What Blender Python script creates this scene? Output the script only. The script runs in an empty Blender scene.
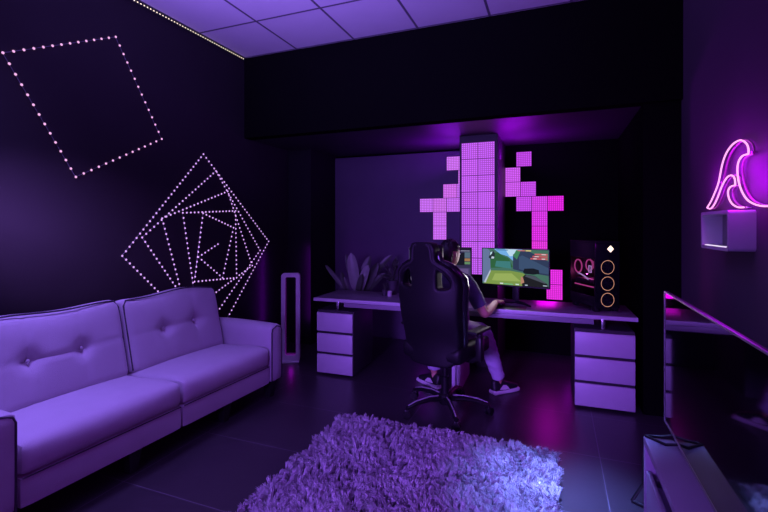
import bpy, bmesh, math, random
import numpy as np
from mathutils import Vector, Matrix, Quaternion
random.seed(7); np.random.seed(7)
PI = math.pi
R = math.radians
scene = bpy.context.scene
C = scene.collection

# ------------------------------------------------------------------ camera, world, lights, exposure
cam_d = bpy.data.cameras.new('camera'); cam = bpy.data.objects.new('camera', cam_d); C.objects.link(cam)
cam.location = (0, 0, 1.45); cam.rotation_euler = (R(90), 0, R(21.4))
cam_d.sensor_width = 36; cam_d.lens = 437/768*36; cam_d.shift_y = -30/768; cam_d.clip_start = .02
scene.camera = cam
world = bpy.data.worlds.new('world'); scene.world = world; world.use_nodes = True
bg = world.node_tree.nodes['Background']
bg.inputs[0].default_value = (.40, .07, 1, 1); bg.inputs[1].default_value = .03
vs = scene.view_settings
vs.view_transform = 'Standard'; vs.look = 'None'; vs.exposure = 0.0; vs.gamma = 1; vs.use_curve_mapping = False

def area(name, loc, target, size, power, color, size_y=None, spread=180):
    '''a rectangular lamp; size_y is its second side'''
    d = bpy.data.lights.new(name, 'AREA'); d.energy = power; d.color = color
    d.shape = 'RECTANGLE'; d.size = size; d.size_y = size_y or size; d.spread = R(spread)
    o = bpy.data.objects.new(name, d); C.objects.link(o); o.location = loc
    o.rotation_euler = (Vector(target)-Vector(loc)).to_track_quat('-Z', 'Y').to_euler()
    return o
def point(name, loc, power, color, radius=.05):
    d = bpy.data.lights.new(name, 'POINT'); d.energy = power; d.color = color; d.shadow_soft_size = radius
    o = bpy.data.objects.new(name, d); C.objects.link(o); o.location = loc
    return o
# ceiling downlight (violet blue), the cove strip, added fills, a wash from the open end of the room behind the camera
area('ceiling_panel_light', (-2.6, 1.25, 3.2), (-2.58, 1.3, 0), .35, 17, (.31, .185, 1), .9, 80)
area('rug_corner_fill', (.02, 2.45, 3.2), (.02, 2.48, 0), .25, 10, (.19, .28, 1), .25, 21)  # unseen narrow lamp added to brighten the rug's right corner
area('back_wash', (-1.2, -1.8, 1.4), (-.6, 3.8, .35), .9, 22, (.32, .11, 1), .9, 46)
area('side_wash', (.8, .1, 1.5), (-2.4, 2.0, .6), .8, 6, (.55, .05, 1), .8, 150)  # added magenta fill from the right for the sofa front
area('ceiling_wash', (-1.6, .7, 2.4), (-1.6, 1.9, 3.24), 1.6, 73, (.31, .165, 1), 1.6, 110)  # unseen upward fill added to brighten the ceiling
area('cove_strip_light', (-3.03, 2.1, 3.19), (-2.2, 2.1, 3.24), .03, 5, (.35, .22, 1), 3.2)
area('wall_haze_fill', (-2.3, .3, 1.9), (-3.1, 1.75, 1.45), .12, 7, (.38, .18, 1), .12, 34)  # unseen spot added for the violet haze on the left wall
area('pillar_strip_light_left', (-1.02, 4.8, 2.12), (-1.12, 4.78, 2.39), .08, 12, (.34, .0, 1), .5)
area('pillar_strip_light_right', (-.46, 4.8, 2.12), (-.32, 4.78, 2.39), .08, 12, (.42, .0, 1), .5)
area('pillar_side_light', (-.42, 4.9, 1.5), (-.55, 4.9, 1.5), .03, 2.0, (.40, .0, 1), 1.4)
point('under_desk_lamp', (-1.45, 5.0, .46), .5, (.4, .0, 1), .04)
area('pier_stripe_fill', (-2.80, 4.56, .75), (-2.80, 4.64, .75), .02, .9, (.40, .0, 1), .9)  # floating lamp added to cast the purple stripe on the pier
area('wall_stripe_fill', (-3.03, 4.13, .75), (-3.1, 4.13, .75), .02, .8, (.36, .0, 1), .8)  # same kind of added lamp, for the stripe on the left wall
area('tile_spill_light', (-.09, 5.2, .86), (-.15, 4.0, .7), .2, 1.1, (.8, .0, .85), .3)
point('desk_glow', (.2, 4.8, .35), 1.5, (.6, .0, 1), .1)

# ------------------------------------------------------------------ materials
def mat(name, color, rough=.5, metal=0, spec=.5, bump=0, bscale=60, noise=0, nscale=8, emit=None, estr=0, coat=0, sheen=0):
    m = bpy.data.materials.new(name); m.use_nodes = True
    nt = m.node_tree; b = nt.nodes['Principled BSDF']
    b.inputs['Base Color'].default_value = (*color, 1); b.inputs['Roughness'].default_value = rough
    b.inputs['Metallic'].default_value = metal; b.inputs['Specular IOR Level'].default_value = spec
    if coat: b.inputs['Coat Weight'].default_value = coat
    if sheen: b.inputs['Sheen Weight'].default_value = sheen
    tc = nt.nodes.new('ShaderNodeTexCoord')
    if noise:
        n = nt.nodes.new('ShaderNodeTexNoise'); n.inputs['Scale'].default_value = nscale; n.inputs['Detail'].default_value = 5
        mx = nt.nodes.new('ShaderNodeMix'); mx.data_type = 'RGBA'
        mx.inputs[6].default_value = (*[c*(1-noise) for c in color], 1); mx.inputs[7].default_value = (*[min(1, c*(1+noise)) for c in color], 1)
        nt.links.new(tc.outputs['Object'], n.inputs['Vector']); nt.links.new(n.outputs['Fac'], mx.inputs[0]); nt.links.new(mx.outputs[2], b.inputs['Base Color'])
    if bump:
        n2 = nt.nodes.new('ShaderNodeTexNoise'); n2.inputs['Scale'].default_value = bscale; n2.inputs['Detail'].default_value = 4
        bp = nt.nodes.new('ShaderNodeBump'); bp.inputs['Strength'].default_value = bump; bp.inputs['Distance'].default_value = .01
        nt.links.new(tc.outputs['Object'], n2.inputs['Vector']); nt.links.new(n2.outputs['Fac'], bp.inputs['Height']); nt.links.new(bp.outputs['Normal'], b.inputs['Normal'])
    if emit:
        b.inputs['Emission Color'].default_value = (*emit, 1); b.inputs['Emission Strength'].default_value = estr
    return m

def grid_lines(m, px, py, ox, oy, w, line_color, axes='XY'):
    """grout or joint lines of a px by py grid in world metres, mixed over the base colour"""
    nt = m.node_tree; b = nt.nodes['Principled BSDF']
    g = nt.nodes.new('ShaderNodeNewGeometry'); sx = nt.nodes.new('ShaderNodeSeparateXYZ'); nt.links.new(g.outputs['Position'], sx.inputs[0])
    fac = None
    for ax, p, o in ((axes[0], px, ox), (axes[1], py, oy)):
        a = nt.nodes.new('ShaderNodeMath'); a.operation = 'SUBTRACT'; a.inputs[1].default_value = o; nt.links.new(sx.outputs[ax], a.inputs[0])
        f = nt.nodes.new('ShaderNodeMath'); f.operation = 'PINGPONG'; f.inputs[1].default_value = p/2; nt.links.new(a.outputs[0], f.inputs[0])
        l = nt.nodes.new('ShaderNodeMath'); l.operation = 'LESS_THAN'; l.inputs[1].default_value = w/2; nt.links.new(f.outputs[0], l.inputs[0])
        if fac is None: fac = l
        else:
            mxx = nt.nodes.new('ShaderNodeMath'); mxx.operation = 'MAXIMUM'; nt.links.new(fac.outputs[0], mxx.inputs[0]); nt.links.new(l.outputs[0], mxx.inputs[1]); fac = mxx
    mx = nt.nodes.new('ShaderNodeMix'); mx.data_type = 'RGBA'
    src = b.inputs['Base Color'].links[0].from_socket if b.inputs['Base Color'].links else None
    if src: nt.links.new(src, mx.inputs[6])
    else: mx.inputs[6].default_value = b.inputs['Base Color'].default_value
    mx.inputs[7].default_value = (*line_color, 1)
    nt.links.new(fac.outputs[0], mx.inputs[0]); nt.links.new(mx.outputs[2], b.inputs['Base Color'])
    return m

def emis(name, color, strength, sample=True):
    m = bpy.data.materials.new(name); m.use_nodes = True; nt = m.node_tree
    nt.nodes.remove(nt.nodes['Principled BSDF'])
    e = nt.nodes.new('ShaderNodeEmission'); e.inputs[0].default_value = (*color, 1); e.inputs[1].default_value = strength
    nt.links.new(e.outputs[0], nt.nodes['Material Output'].inputs[0])
    if not sample: m.cycles.emission_sampling = 'NONE'
    return m

def led_tile_material():
    m = bpy.data.materials.new('pixel_led_face'); m.use_nodes = True; nt = m.node_tree
    nt.nodes.remove(nt.nodes['Principled BSDF'])
    tc = nt.nodes.new('ShaderNodeTexCoord'); oi = nt.nodes.new('ShaderNodeObjectInfo')
    sx = nt.nodes.new('ShaderNodeSeparateXYZ'); nt.links.new(tc.outputs['UV'], sx.inputs[0])
    prod = None
    for ax in 'XY':
        mu = nt.nodes.new('ShaderNodeMath'); mu.operation = 'MULTIPLY'; mu.inputs[1].default_value = 8; nt.links.new(sx.outputs[ax], mu.inputs[0])
        fr = nt.nodes.new('ShaderNodeMath'); fr.operation = 'PINGPONG'; fr.inputs[1].default_value = .5; nt.links.new(mu.outputs[0], fr.inputs[0])
        mr = nt.nodes.new('ShaderNodeMapRange'); mr.inputs[1].default_value = .10; mr.inputs[2].default_value = .34; nt.links.new(fr.outputs[0], mr.inputs[0])
        if prod is None: prod = mr
        else:
            p = nt.nodes.new('ShaderNodeMath'); p.operation = 'MULTIPLY'; nt.links.new(prod.outputs[0], p.inputs[0]); nt.links.new(mr.outputs[0], p.inputs[1]); prod = p
    st = nt.nodes.new('ShaderNodeMapRange'); st.inputs[3].default_value = .66; st.inputs[4].default_value = 1.55; nt.links.new(prod.outputs[0], st.inputs[0])
    e = nt.nodes.new('ShaderNodeEmission'); nt.links.new(oi.outputs['Color'], e.inputs[0]); nt.links.new(st.outputs[0], e.inputs[1])
    nt.links.new(e.outputs[0], nt.nodes['Material Output'].inputs[0])
    return m

M = {}
M['wall'] = mat('black_wall_paint', (.004, .0038, .004), .6, bump=.05, bscale=120, noise=.12, nscale=3, spec=.0)
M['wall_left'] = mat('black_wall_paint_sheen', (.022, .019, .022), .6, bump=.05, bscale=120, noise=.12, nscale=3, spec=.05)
M['pier'] = mat('dark_pier_paint', (.012, .010, .013), .6, noise=.1, nscale=4, spec=.1)
M['panel'] = mat('paler_back_wall', (.085, .068, .105), .6, noise=.1, nscale=4, spec=.1)
M['right'] = mat('charcoal_right_wall', (.085, .06, .085), .6, noise=.1, nscale=4, spec=.25)
M['pillar'] = mat('pillar_paint', (.03, .026, .032), .5, spec=.2)
M['soffit'] = mat('soffit_paint', (.04, .034, .045), .5, spec=.1)
M['ceil'] = grid_lines(mat('ceiling_tile', (.62, .6, .64), .8, bump=.1, bscale=200, noise=.05, nscale=5), .64, .64, -.52, 3.155, .022, (.10, .09, .12))
M['floor'] = grid_lines(mat('floor_tile', (.038, .030, .038), .32, noise=.3, nscale=2.5, bump=.03, bscale=25), 1.27, .635, .26, 3.04, .0045, (.13, .115, .14))
M['fabric'] = mat('grey_sofa_fabric', (.50, .46, .52), .85, bump=.25, bscale=260, noise=.06, nscale=9, sheen=.2)
M['piping'] = mat('dark_piping', (.05, .045, .06), .7)
M['blackwood'] = mat('black_wood', (.015, .013, .016), .4)
M['white_lam'] = mat('pale_laminate', (.5, .47, .53), .4, noise=.05, nscale=14)
M['desk_top'] = mat('grey_desk_top', (.17, .145, .18), .34, noise=.12, nscale=10)
M['dark_lam'] = mat('dark_laminate', (.045, .04, .05), .5)
M['satin'] = mat('satin_metal', (.42, .40, .44), .35, metal=.35)
M['rail'] = mat('grey_laminate', (.3, .27, .32), .4)
M['dark'] = mat('gap_shade_and_fittings', (.02, .018, .022), .6)  # black for small fittings and for painted shade in drawer gaps
M['chrome'] = mat('brushed_metal', (.6, .6, .62), .25, metal=1)
M['black_plastic'] = mat('black_plastic', (.008, .0075, .009), .4, spec=.35)
M['black_gloss'] = mat('black_gloss', (.006, .006, .008), .12, spec=.6)
M['leather'] = mat('black_leatherette', (.006, .0055, .007), .5, bump=.1, bscale=150, spec=.25)
M['bolster'] = mat('glossy_black_leatherette', (.01, .009, .012), .24, spec=.6)
M['trim'] = mat('grey_leather_trim', (.16, .15, .18), .25)
M['lamp_shell'] = mat('pale_shell', (.62, .58, .64), .4)
M['tv_screen'] = mat('tv_screen', (.004, .004, .005), .05, spec=.55)
M['skin'] = mat('skin', (.52, .27, .18), .5)
M['hair'] = mat('black_hair', (.012, .010, .010), .4, bump=.4, bscale=90)
M['shirt'] = mat('navy_tshirt', (.075, .07, .13), .8, bump=.2, bscale=120)
M['jeans'] = mat('light_denim', (.42, .37, .52), .8, bump=.3, bscale=160, noise=.15, nscale=20)
M['sneaker_black'] = mat('sneaker_black', (.012, .012, .014), .45)
M['sneaker_white'] = mat('sneaker_white', (.6, .58, .6), .5)
M['leaf'] = mat('leaf_green', (.05, .065, .045), .4, noise=.3, nscale=12)
M['leaf_pale'] = mat('leaf_pale', (.22, .25, .21), .4, noise=.2, nscale=12)
M['pot'] = mat('dark_pot', (.04, .035, .045), .5)
M['soil'] = mat('soil', (.02, .014, .01), .9)
M['white_pot'] = mat('white_ceramic', (.5, .47, .5), .35)
M['rug_back'] = mat('rug_backing', (.2, .19, .23), .9)
M['pile'] = mat('shag_pile', (.44, .40, .47), .9, noise=.3, nscale=5, sheen=.3)
M['console'] = mat('console_laminate', (.32, .25, .36), .5, spec=.2, noise=.05, nscale=10)
M['tile'] = led_tile_material()
M['tile_body'] = mat('tile_body', (.02, .02, .025), .5)
M['led'] = emis('led_warm_violet', (.75, .42, 1), 1.0, False)
M['led_pink'] = emis('led_pinkish', (1, .5, .9), 1.0, False)
M['led_white'] = emis('led_white', (1, .80, .62), 1.6, False)
M['neon'] = emis('neon_pink', (1, .36, .80), 1.6)
M['ring'] = emis('ring_orange', (1, .45, .30), .7)
M['emblem'] = emis('emblem_white', (1, .72, .6), 2.2)
M['pc_pink'] = emis('pc_pink', (.85, .10, .45), .5)
M['pc_white'] = emis('pc_white', (.7, .4, .9), .6)

# ------------------------------------------------------------------ mesh helpers
class MB:
    def __init__(s): s.v = []; s.f = []; s.m = []; s.mats = []; s.cur = 0; s.uv = {}
    def use(s, m):
        if m not in s.mats: s.mats.append(m)
        s.cur = s.mats.index(m); return s
    def add(s, vs_, fs_, T=None):
        o = len(s.v)
        if T is not None: vs_ = [T @ Vector(v) for v in vs_]
        s.v += [tuple(v) for v in vs_]
        for f in fs_: s.f.append(tuple(i+o for i in f)); s.m.append(s.cur)
        return s
    def bm(s, b, T=None):
        b.verts.index_update()
        s.add([tuple(v.co) for v in b.verts], [[v.index for v in f.verts] for f in b.faces], T); b.free(); return s
    def box(s, a, b_, bevel=0, seg=2, T=None):
        """box between two opposite corners"""
        bm_ = bmesh.new(); bmesh.ops.create_cube(bm_, size=1)
        for v in bm_.verts: v.co = Vector([(a[i]+b_[i])/2 + v.co[i]*abs(b_[i]-a[i]) for i in range(3)])
        if bevel: bmesh.ops.bevel(bm_, geom=list(bm_.edges), offset=bevel, segments=seg, profile=.5, affect='EDGES')
        return s.bm(bm_, T)
    def tube(s, pts, r, n=8, closed=False, T=None, flat=1):
        P = [Vector(p) for p in pts]; N = len(P)
        rad = r if isinstance(r, (list, tuple)) else [r]*N
        tang = []
        for i in range(N):
            a = P[(i-1) % N] if closed or i > 0 else P[i]; b = P[(i+1) % N] if closed or i < N-1 else P[i]
            tang.append((b-a).normalized())
        up = Vector((0, 0, 1)) if abs(tang[0].z) < .9 else Vector((1, 0, 0))
        nrm = (up - tang[0]*up.dot(tang[0])).normalized(); vs_ = []
        for i in range(N):
            if i: 
                q = tang[i-1].rotation_difference(tang[i]); nrm = q @ nrm
                nrm = (nrm - tang[i]*nrm.dot(tang[i])).normalized()
            bn = tang[i].cross(nrm)
            for k in range(n):
                a = 2*PI*k/n; vs_.append(P[i] + nrm*math.cos(a)*rad[i]*flat + bn*math.sin(a)*rad[i])
        fs_ = []
        for i in range(N if closed else N-1):
            j = (i+1) % N
            for k in range(n): fs_.append((i*n+k, i*n+(k+1) % n, j*n+(k+1) % n, j*n+k))
        if not closed: fs_.append(tuple(range(n))[::-1]); fs_.append(tuple((N-1)*n+k for k in range(n)))
        return s.add(vs_, fs_, T)
    def lathe(s, prof, n=24, T=None):
        vs_ = []; fs_ = []
        for r_, z in prof:
            for k in range(n): a = 2*PI*k/n; vs_.append((r_*math.cos(a), r_*math.sin(a), z))
        for i in range(len(prof)-1):
            for k in range(n): fs_.append((i*n+k, i*n+(k+1) % n, (i+1)*n+(k+1) % n, (i+1)*n+k))
        fs_.append(tuple(range(n))[::-1]); fs_.append(tuple((len(prof)-1)*n+k for k in range(n)))
        return s.add(vs_, fs_, T)
    def ball(s, c, r, seg=12, T=None):
        bm_ = bmesh.new(); bmesh.ops.create_uvsphere(bm_, u_segments=seg, v_segments=max(6, seg*2//3), radius=1)
        rr = r if isinstance(r, (tuple, list)) else (r, r, r)
        for v in bm_.verts: v.co = Vector((c[0]+v.co.x*rr[0], c[1]+v.co.y*rr[1], c[2]+v.co.z*rr[2]))
        return s.bm(bm_, T)
    def soft(s, a, b_, r, n=10, bulge=(0, 0, 0), fn=None, T=None):
        """cushion: rounded box with bulging faces; fn edits each point in local metres"""
        c = [(a[i]+b_[i])/2 for i in range(3)]; h = [abs(b_[i]-a[i])/2 for i in range(3)]
        ns = [max(4, int(n*h[i]/max(h))) for i in range(3)]
        bm_ = bmesh.new()
        for ax in range(3):
            for sg in (-1, 1):
                u, w = (ax+1) % 3, (ax+2) % 3; nu, nw = ns[u], ns[w]; g = []
                for i in range(nu+1):
                    row = []
                    for j in range(nw+1):
                        p = [0, 0, 0]; p[ax] = sg*h[ax]; p[u] = (2*i/nu-1)*h[u]; p[w] = (2*j/nw-1)*h[w]
                        inn = [max(-(h[k]-r), min(h[k]-r, p[k])) for k in range(3)]
                        d = Vector([p[k]-inn[k] for k in range(3)])
                        q = Vector(inn) + d.normalized()*r
                        uu = [p[k]/h[k] for k in range(3)]
                        for k in range(3):
                            o1, o2 = (k+1) % 3, (k+2) % 3
                            q[k] += bulge[k]*(q[k]/h[k])*(1-uu[o1]**2)*(1-uu[o2]**2)
                        q = q + Vector(c)
                        if fn: q = Vector(fn(q))
                        row.append(bm_.verts.new(q))
                    g.append(row)
                for i in range(nu):
                    for j in range(nw):
                        f = (g[i][j], g[i+1][j], g[i+1][j+1], g[i][j+1])
                        bm_.faces.new(f if sg > 0 else f[::-1])
        bmesh.ops.remove_doubles(bm_, verts=bm_.verts, dist=1e-5)
        return s.bm(bm_, T)
    def build(s, name, m=None, parent=None, smooth=True, angle=40):
        me = bpy.data.meshes.new(name); me.from_pydata(s.v, [], s.f); me.update()
        mats = s.mats if s.mats else [m]
        for x in mats: me.materials.append(x)
        if s.mats: me.polygons.foreach_set('material_index', s.m)
        o = bpy.data.objects.new(name, me); C.objects.link(o)
        if smooth:
            me.polygons.foreach_set('use_smooth', [True]*len(me.polygons))
            try: me.set_sharp_from_angle(angle=R(angle))
            except Exception: pass
        if parent: o.parent = parent
        return o

def tag(o, label=None, cat=None, group=None, kind=None):
    for k, v in (('label', label), ('category', cat), ('group', group), ('kind', kind)):
        if v: o[k] = v
    return o
def thing(name, label, cat, loc=(0, 0, 0), rotz=0, group=None):
    o = bpy.data.objects.new(name, None); C.objects.link(o); o.location = loc; o.rotation_euler = (0, 0, R(rotz))
    o.empty_display_size = .1
    return tag(o, label, cat, group)
def copy_tree(o, parent=None):
    c = o.copy(); C.objects.link(c)
    if parent: c.parent = parent
    for ch in list(o.children): copy_tree(ch, c)
    return c
def struct(name, mb, m, smooth=False):
    return tag(mb.build(name, m, None, smooth), kind='structure')
def evaluated(o):
    dg = bpy.context.evaluated_depsgraph_get(); dg.update()
    e = o.evaluated_get(dg); me = e.to_mesh()
    v = [tuple(x.co) for x in me.vertices]; f = [tuple(p.vertices) for p in me.polygons]
    e.to_mesh_clear()
    return v, f
def discard(o):
    d = o.data; bpy.data.objects.remove(o)
    if isinstance(d, bpy.types.Mesh): bpy.data.meshes.remove(d)
    else: bpy.data.curves.remove(d)
def skin(nodes, edges, sub=2):
    """nodes: list of (co, radius or (rx, ry)); the first is the root"""
    me = bpy.data.meshes.new('tmp'); me.from_pydata([n[0] for n in nodes], edges, []); me.update()
    o = bpy.data.objects.new('tmp', me); C.objects.link(o)
    o.modifiers.new('s', 'SKIN')
    md = o.modifiers.new('d', 'SUBSURF'); md.levels = sub; md.render_levels = sub
    sv = me.skin_vertices[0].data
    for i, n in enumerate(nodes):
        sv[i].radius = n[1] if isinstance(n[1], tuple) else (n[1], n[1])
        sv[i].use_root = (i == 0)
    r = evaluated(o); discard(o); return r
def chain(pts, sub=2): return skin(pts, [(i, i+1) for i in range(len(pts)-1)], sub)
def remesh(geos, voxel, smooth=4):
    mb = MB()
    for v, f in geos: mb.add(v, f)
    o = mb.build('tmp', M['skin'], None, False)
    md = o.modifiers.new('r', 'REMESH'); md.mode = 'VOXEL'; md.voxel_size = voxel
    if smooth:
        sm = o.modifiers.new('s', 'SMOOTH'); sm.factor = .5; sm.iterations = smooth
    r = evaluated(o); discard(o); return r

# ------------------------------------------------------------------ the room
XL, XR, YB, YBEAM, ZC, ZS = -3.1, .88, 5.3, 3.81, 3.243, 2.39
struct('floor', MB().box((XL-.1, -2.2, -.1), (XR+.1, YB+.1, 0)), M['floor'])
struct('ceiling', MB().box((XL-.1, -2.2, ZC), (XR+.1, YBEAM, ZC+.1)), M['ceil'])
struct('wall_left', MB().box((XL-.1, -2.2, 0), (XL, YB+.1, ZC)), M['wall_left'])
struct('wall_right', MB().box((XR, -2.2, 0), (XR+.1, YB+.1, ZC)), M['right'])
struct('wall_back', MB().box((XL, YB, 0), (XR, YB+.1, ZS)), M['wall'])
b = MB()
b.use(M['wall']).box((XL, YBEAM, ZS), (XR, YBEAM+.12, ZC+.1))
struct('wall_beam', b, M['wall'])
struct('ceiling_soffit', MB().box((XL, YBEAM+.12, ZS), (XR, YB+.1, ZS+.05)), M['soffit'])
struct('wall_corner_pier', MB().box((XL, 4.64, 0), (-2.78, YB, ZS)), M['pier'])
struct('wall_end_pier', MB().box((.63, 3.86, 0), (XR, YB, ZS)), M['wall'])
struct('wall_back_paler', MB().box((-2.80, YB-.02, 0), (-.80, YB, 2.365), .003), M['panel'])  # thin slab making the back wall paler left of the pillar
struct('wall_pillar', MB().box((-.935, 4.56, 0), (-.545, YB, ZS)), M['pillar'])
struct('baseboard_left', MB().box((XL, -2.2, 0), (XL+.012, 4.69, .07), .003), M['blackwood'])
struct('baseboard_right', MB().box((XR-.012, -2.2, 0), (XR, 3.86, .07), .003), M['blackwood'])

# LED strip along the ceiling edge over the left wall
t = thing('led_strip', 'long straight strip of tiny warm white lights along the ceiling edge', 'light strip', (XL+.012, 1.9, ZC-.02))
MB().box((-.008, -3.6, -.012), (.008, 1.89, .0185), .002).build('channel', M['dark'], t)
mb = MB()
for k in range(150):
    y = -2.6 + k*.03
    mb.box((.008, y-.005, -.004), (.0105, y+.005, .004))
tag(mb.build('led_row', M['led_white'], t, False), kind='stuff')

# ------------------------------------------------------------------ LED dot designs on the left wall (X = XL)
CAMH, F_, SN, CS = 1.45, 437, math.sin(R(21.4)), math.cos(R(21.4))
def at_x(u, v, x):
    dx = (u-384)/F_; dz = -(v-226)/F_; k = x/(-SN+dx*CS)
    return Vector((x, k*(CS+dx*SN), CAMH+k*dz))
def dot_design(name, label, verts, step, m, base):
    t = thing(name, label, 'wall light', base)
    B = Vector(base); vs_ = [v-B for v in verts]
    MB().tube([v+Vector((.005, 0, 0)) for v in vs_], .0022, 5).build('wire', M['trim'], t)
    pos = []
    for a, b_ in zip(vs_[:-1], vs_[1:]):
        n = max(1, round((b_-a).length/step))
        for k in range(n): pos.append(a.lerp(b_, k/n))
    pos.append(vs_[-1])
    keep = []
    for p in pos:
        if all((p-q).length > .008 for q in keep): keep.append(p)
    keep.sort(key=lambda p: (p+B-Vector((0, 0, 1.45))).length)
    vis = [p for p in keep if (p+B).z > .93 or (p+B).y > 3.0]
    hid = [p for p in keep if p not in vis]
    first = vis[:100]; rest = vis[100:]
    proto = None
    for p in first:
        if proto is None:
            proto = MB().ball((0, 0, 0), (.0055, .0084, .0084), 8).build('led', m, t); o = proto
        else: o = proto.copy(); C.objects.link(o)
        o.location = p+Vector((.009, 0, 0))
    rest += hid
    if rest:
        mb = MB()
        for p in rest: mb.ball(p+Vector((.009, 0, 0)), (.0055, .0084, .0084), 8)
        tag(mb.build('led_run', m, t), kind='stuff')
    return t
sq = [at_x(*p, XL) for p in ((2, 53), (115, 37), (161, 139), (75, 177), (2, 53))]
dot_design('dot_light_square', 'single tilted square of pink-white light dots high on the black wall', sq, .062, M['led_pink'], (XL, 2.2, 2.3))
sp = [(300, 292), (250, 325), (312, 378), (340, 250), (262, 213), (240, 388), (348, 378), (345, 207), (210, 212), (245, 452), (388, 347), (325, 157),
      (157, 226), (241, 548), (408, 308), (295, 105), (106, 275), (290, 545), (430, 285), (263, 62), (55, 322), (290, 556)]
spv = [at_x(100+a/2.559, 130+b_/2.559, XL) for a, b_ in sp]
dot_design('dot_light_spiral', 'spiral of nested tilted squares in violet-white light dots above the sofa', spv, .046, M['led'], (XL, 3.3, 1.4))

# ------------------------------------------------------------------ pixel LED tiles
TS = .1705
def tile_proto():
    mb = MB(); h = TS/2-.0012
    mb.use(M['tile_body']).box((-h, 0, -h), (h, .014, h), .002)
    mb.use(M['tile']).add([(-h+.001, -.0012, -h+.001), (h-.001, -.0012, -h+.001), (h-.001, -.0012, h-.001), (-h+.001, -.0012, h-.001)], [(0, 1, 2, 3)])
    o = mb.build('led_tile', None, None, False)
    uv = o.data.uv_layers.new(name='UVMap')
    f = o.data.polygons[-1]
    for li, c_ in zip(f.loop_indices, ((0, 0), (1, 0), (1, 1), (0, 1))): uv.data[li].uv = c_
    return o
tp = tile_proto(); tile_used = [False]
def tile(x, y, z, col, label, group):
    if not tile_used[0]: o = tp; tile_used[0] = True
    else: o = tp.copy(); C.objects.link(o)
    o.location = (x, y, z); o.color = (*col, 1); tag(o, label, 'light panel', group)
    return o
ORD = ['top', 'second', 'third', 'fourth', 'fifth', 'sixth', 'seventh', 'lowest']
PINK = (.54, .11, .88); PINK2 = (.72, .15, .86); MAG = (.86, .035, .70)
for r_ in range(8):
    for c_ in range(2):
        v = random.uniform(.93, 1.06)
        tile(-.742+(c_-.5)*TS, 4.545, 2.31-TS*(r_+.5)+.003, tuple(k*v for k in PINK),
             f"{ORD[r_]} square pixel light panel in the {'left' if c_ == 0 else 'right'} column on the black pillar", 'pixel panels on the pillar')
yb = YB-.034
for x, z, lab in ((-1.155, 2.213, 'pink pixel panel highest on the wall left of the pillar, touching it'),
                  (-1.012, 2.042, 'sliver of pink pixel panel behind the left edge of the pillar, below the highest panel'),
                  (-1.198, 1.878, 'pink pixel panel second in height left of the pillar, above the row of panels'),
                  (-1.0275, 1.878, 'pink pixel panel tucked behind the pillar beside the stepped left panel'),
                  (-1.496, 1.707, 'outermost pink pixel panel of the horizontal row left of the pillar'),
                  (-1.3255, 1.707, 'middle pink pixel panel of the row left of the pillar, above the hanging stem'),
                  (-1.155, 1.707, 'innermost pink pixel panel of the row left of the pillar'),
                  (-1.3255, 1.536, 'upper panel of the pink stem hanging left of the pillar'),
                  (-1.3255, 1.3655, 'lower panel of the pink stem just above the chair headrest')):
    tile(x, yb, z, tuple(k*random.uniform(.95, 1.08) for k in (.58, .145, .84)), lab, 'pixel panels left of the pillar')
yr = YB-.018
for x, z, col, lab in ((-.337, 2.222, (.52, .06, .78), 'highest magenta pixel panel standing apart right of the pillar'),
                       (-.46, 2.046, (.60, .10, .84), 'upper panel of the pair nearest the right side of the pillar'),
                       (-.46, 1.8755, (.60, .10, .84), 'lower panel of the pair nearest the right side of the pillar'),
                       (-.2895, 1.8755, (.56, .07, .82), 'pixel panel stepping right beside the lower panel of the pair by the pillar'),
                       (-.337, 1.705, (.56, .07, .82), 'left panel of the three in the row right of the pillar'),
                       (-.1665, 1.705, (.64, .05, .80), 'middle panel of the row right of the pillar, above the stem'),
                       (.004, 1.705, (.74, .02, .74), 'deep magenta panel at the far right end of the row'),
                       (-.1665, 1.5345, (.68, .04, .78), 'top panel of the magenta stem above the game monitor'),
                       (-.1665, 1.364, (.72, .03, .76), 'middle panel of the magenta stem above the game monitor'),
                       (-.1665, 1.1935, (.76, .04, .72), 'bottom panel of the magenta stem, cut off by the game monitor'),
                       (-.008, .875, (.78, .03, .76), 'magenta panel right beside the game monitor, upper of two'),
                       (-.008, .7045, (.78, .03, .74), 'magenta panel right below the game monitor corner, just above the desk')):
    tile(x, yr, z, col, lab, 'pixel panels right of the pillar')

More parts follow.
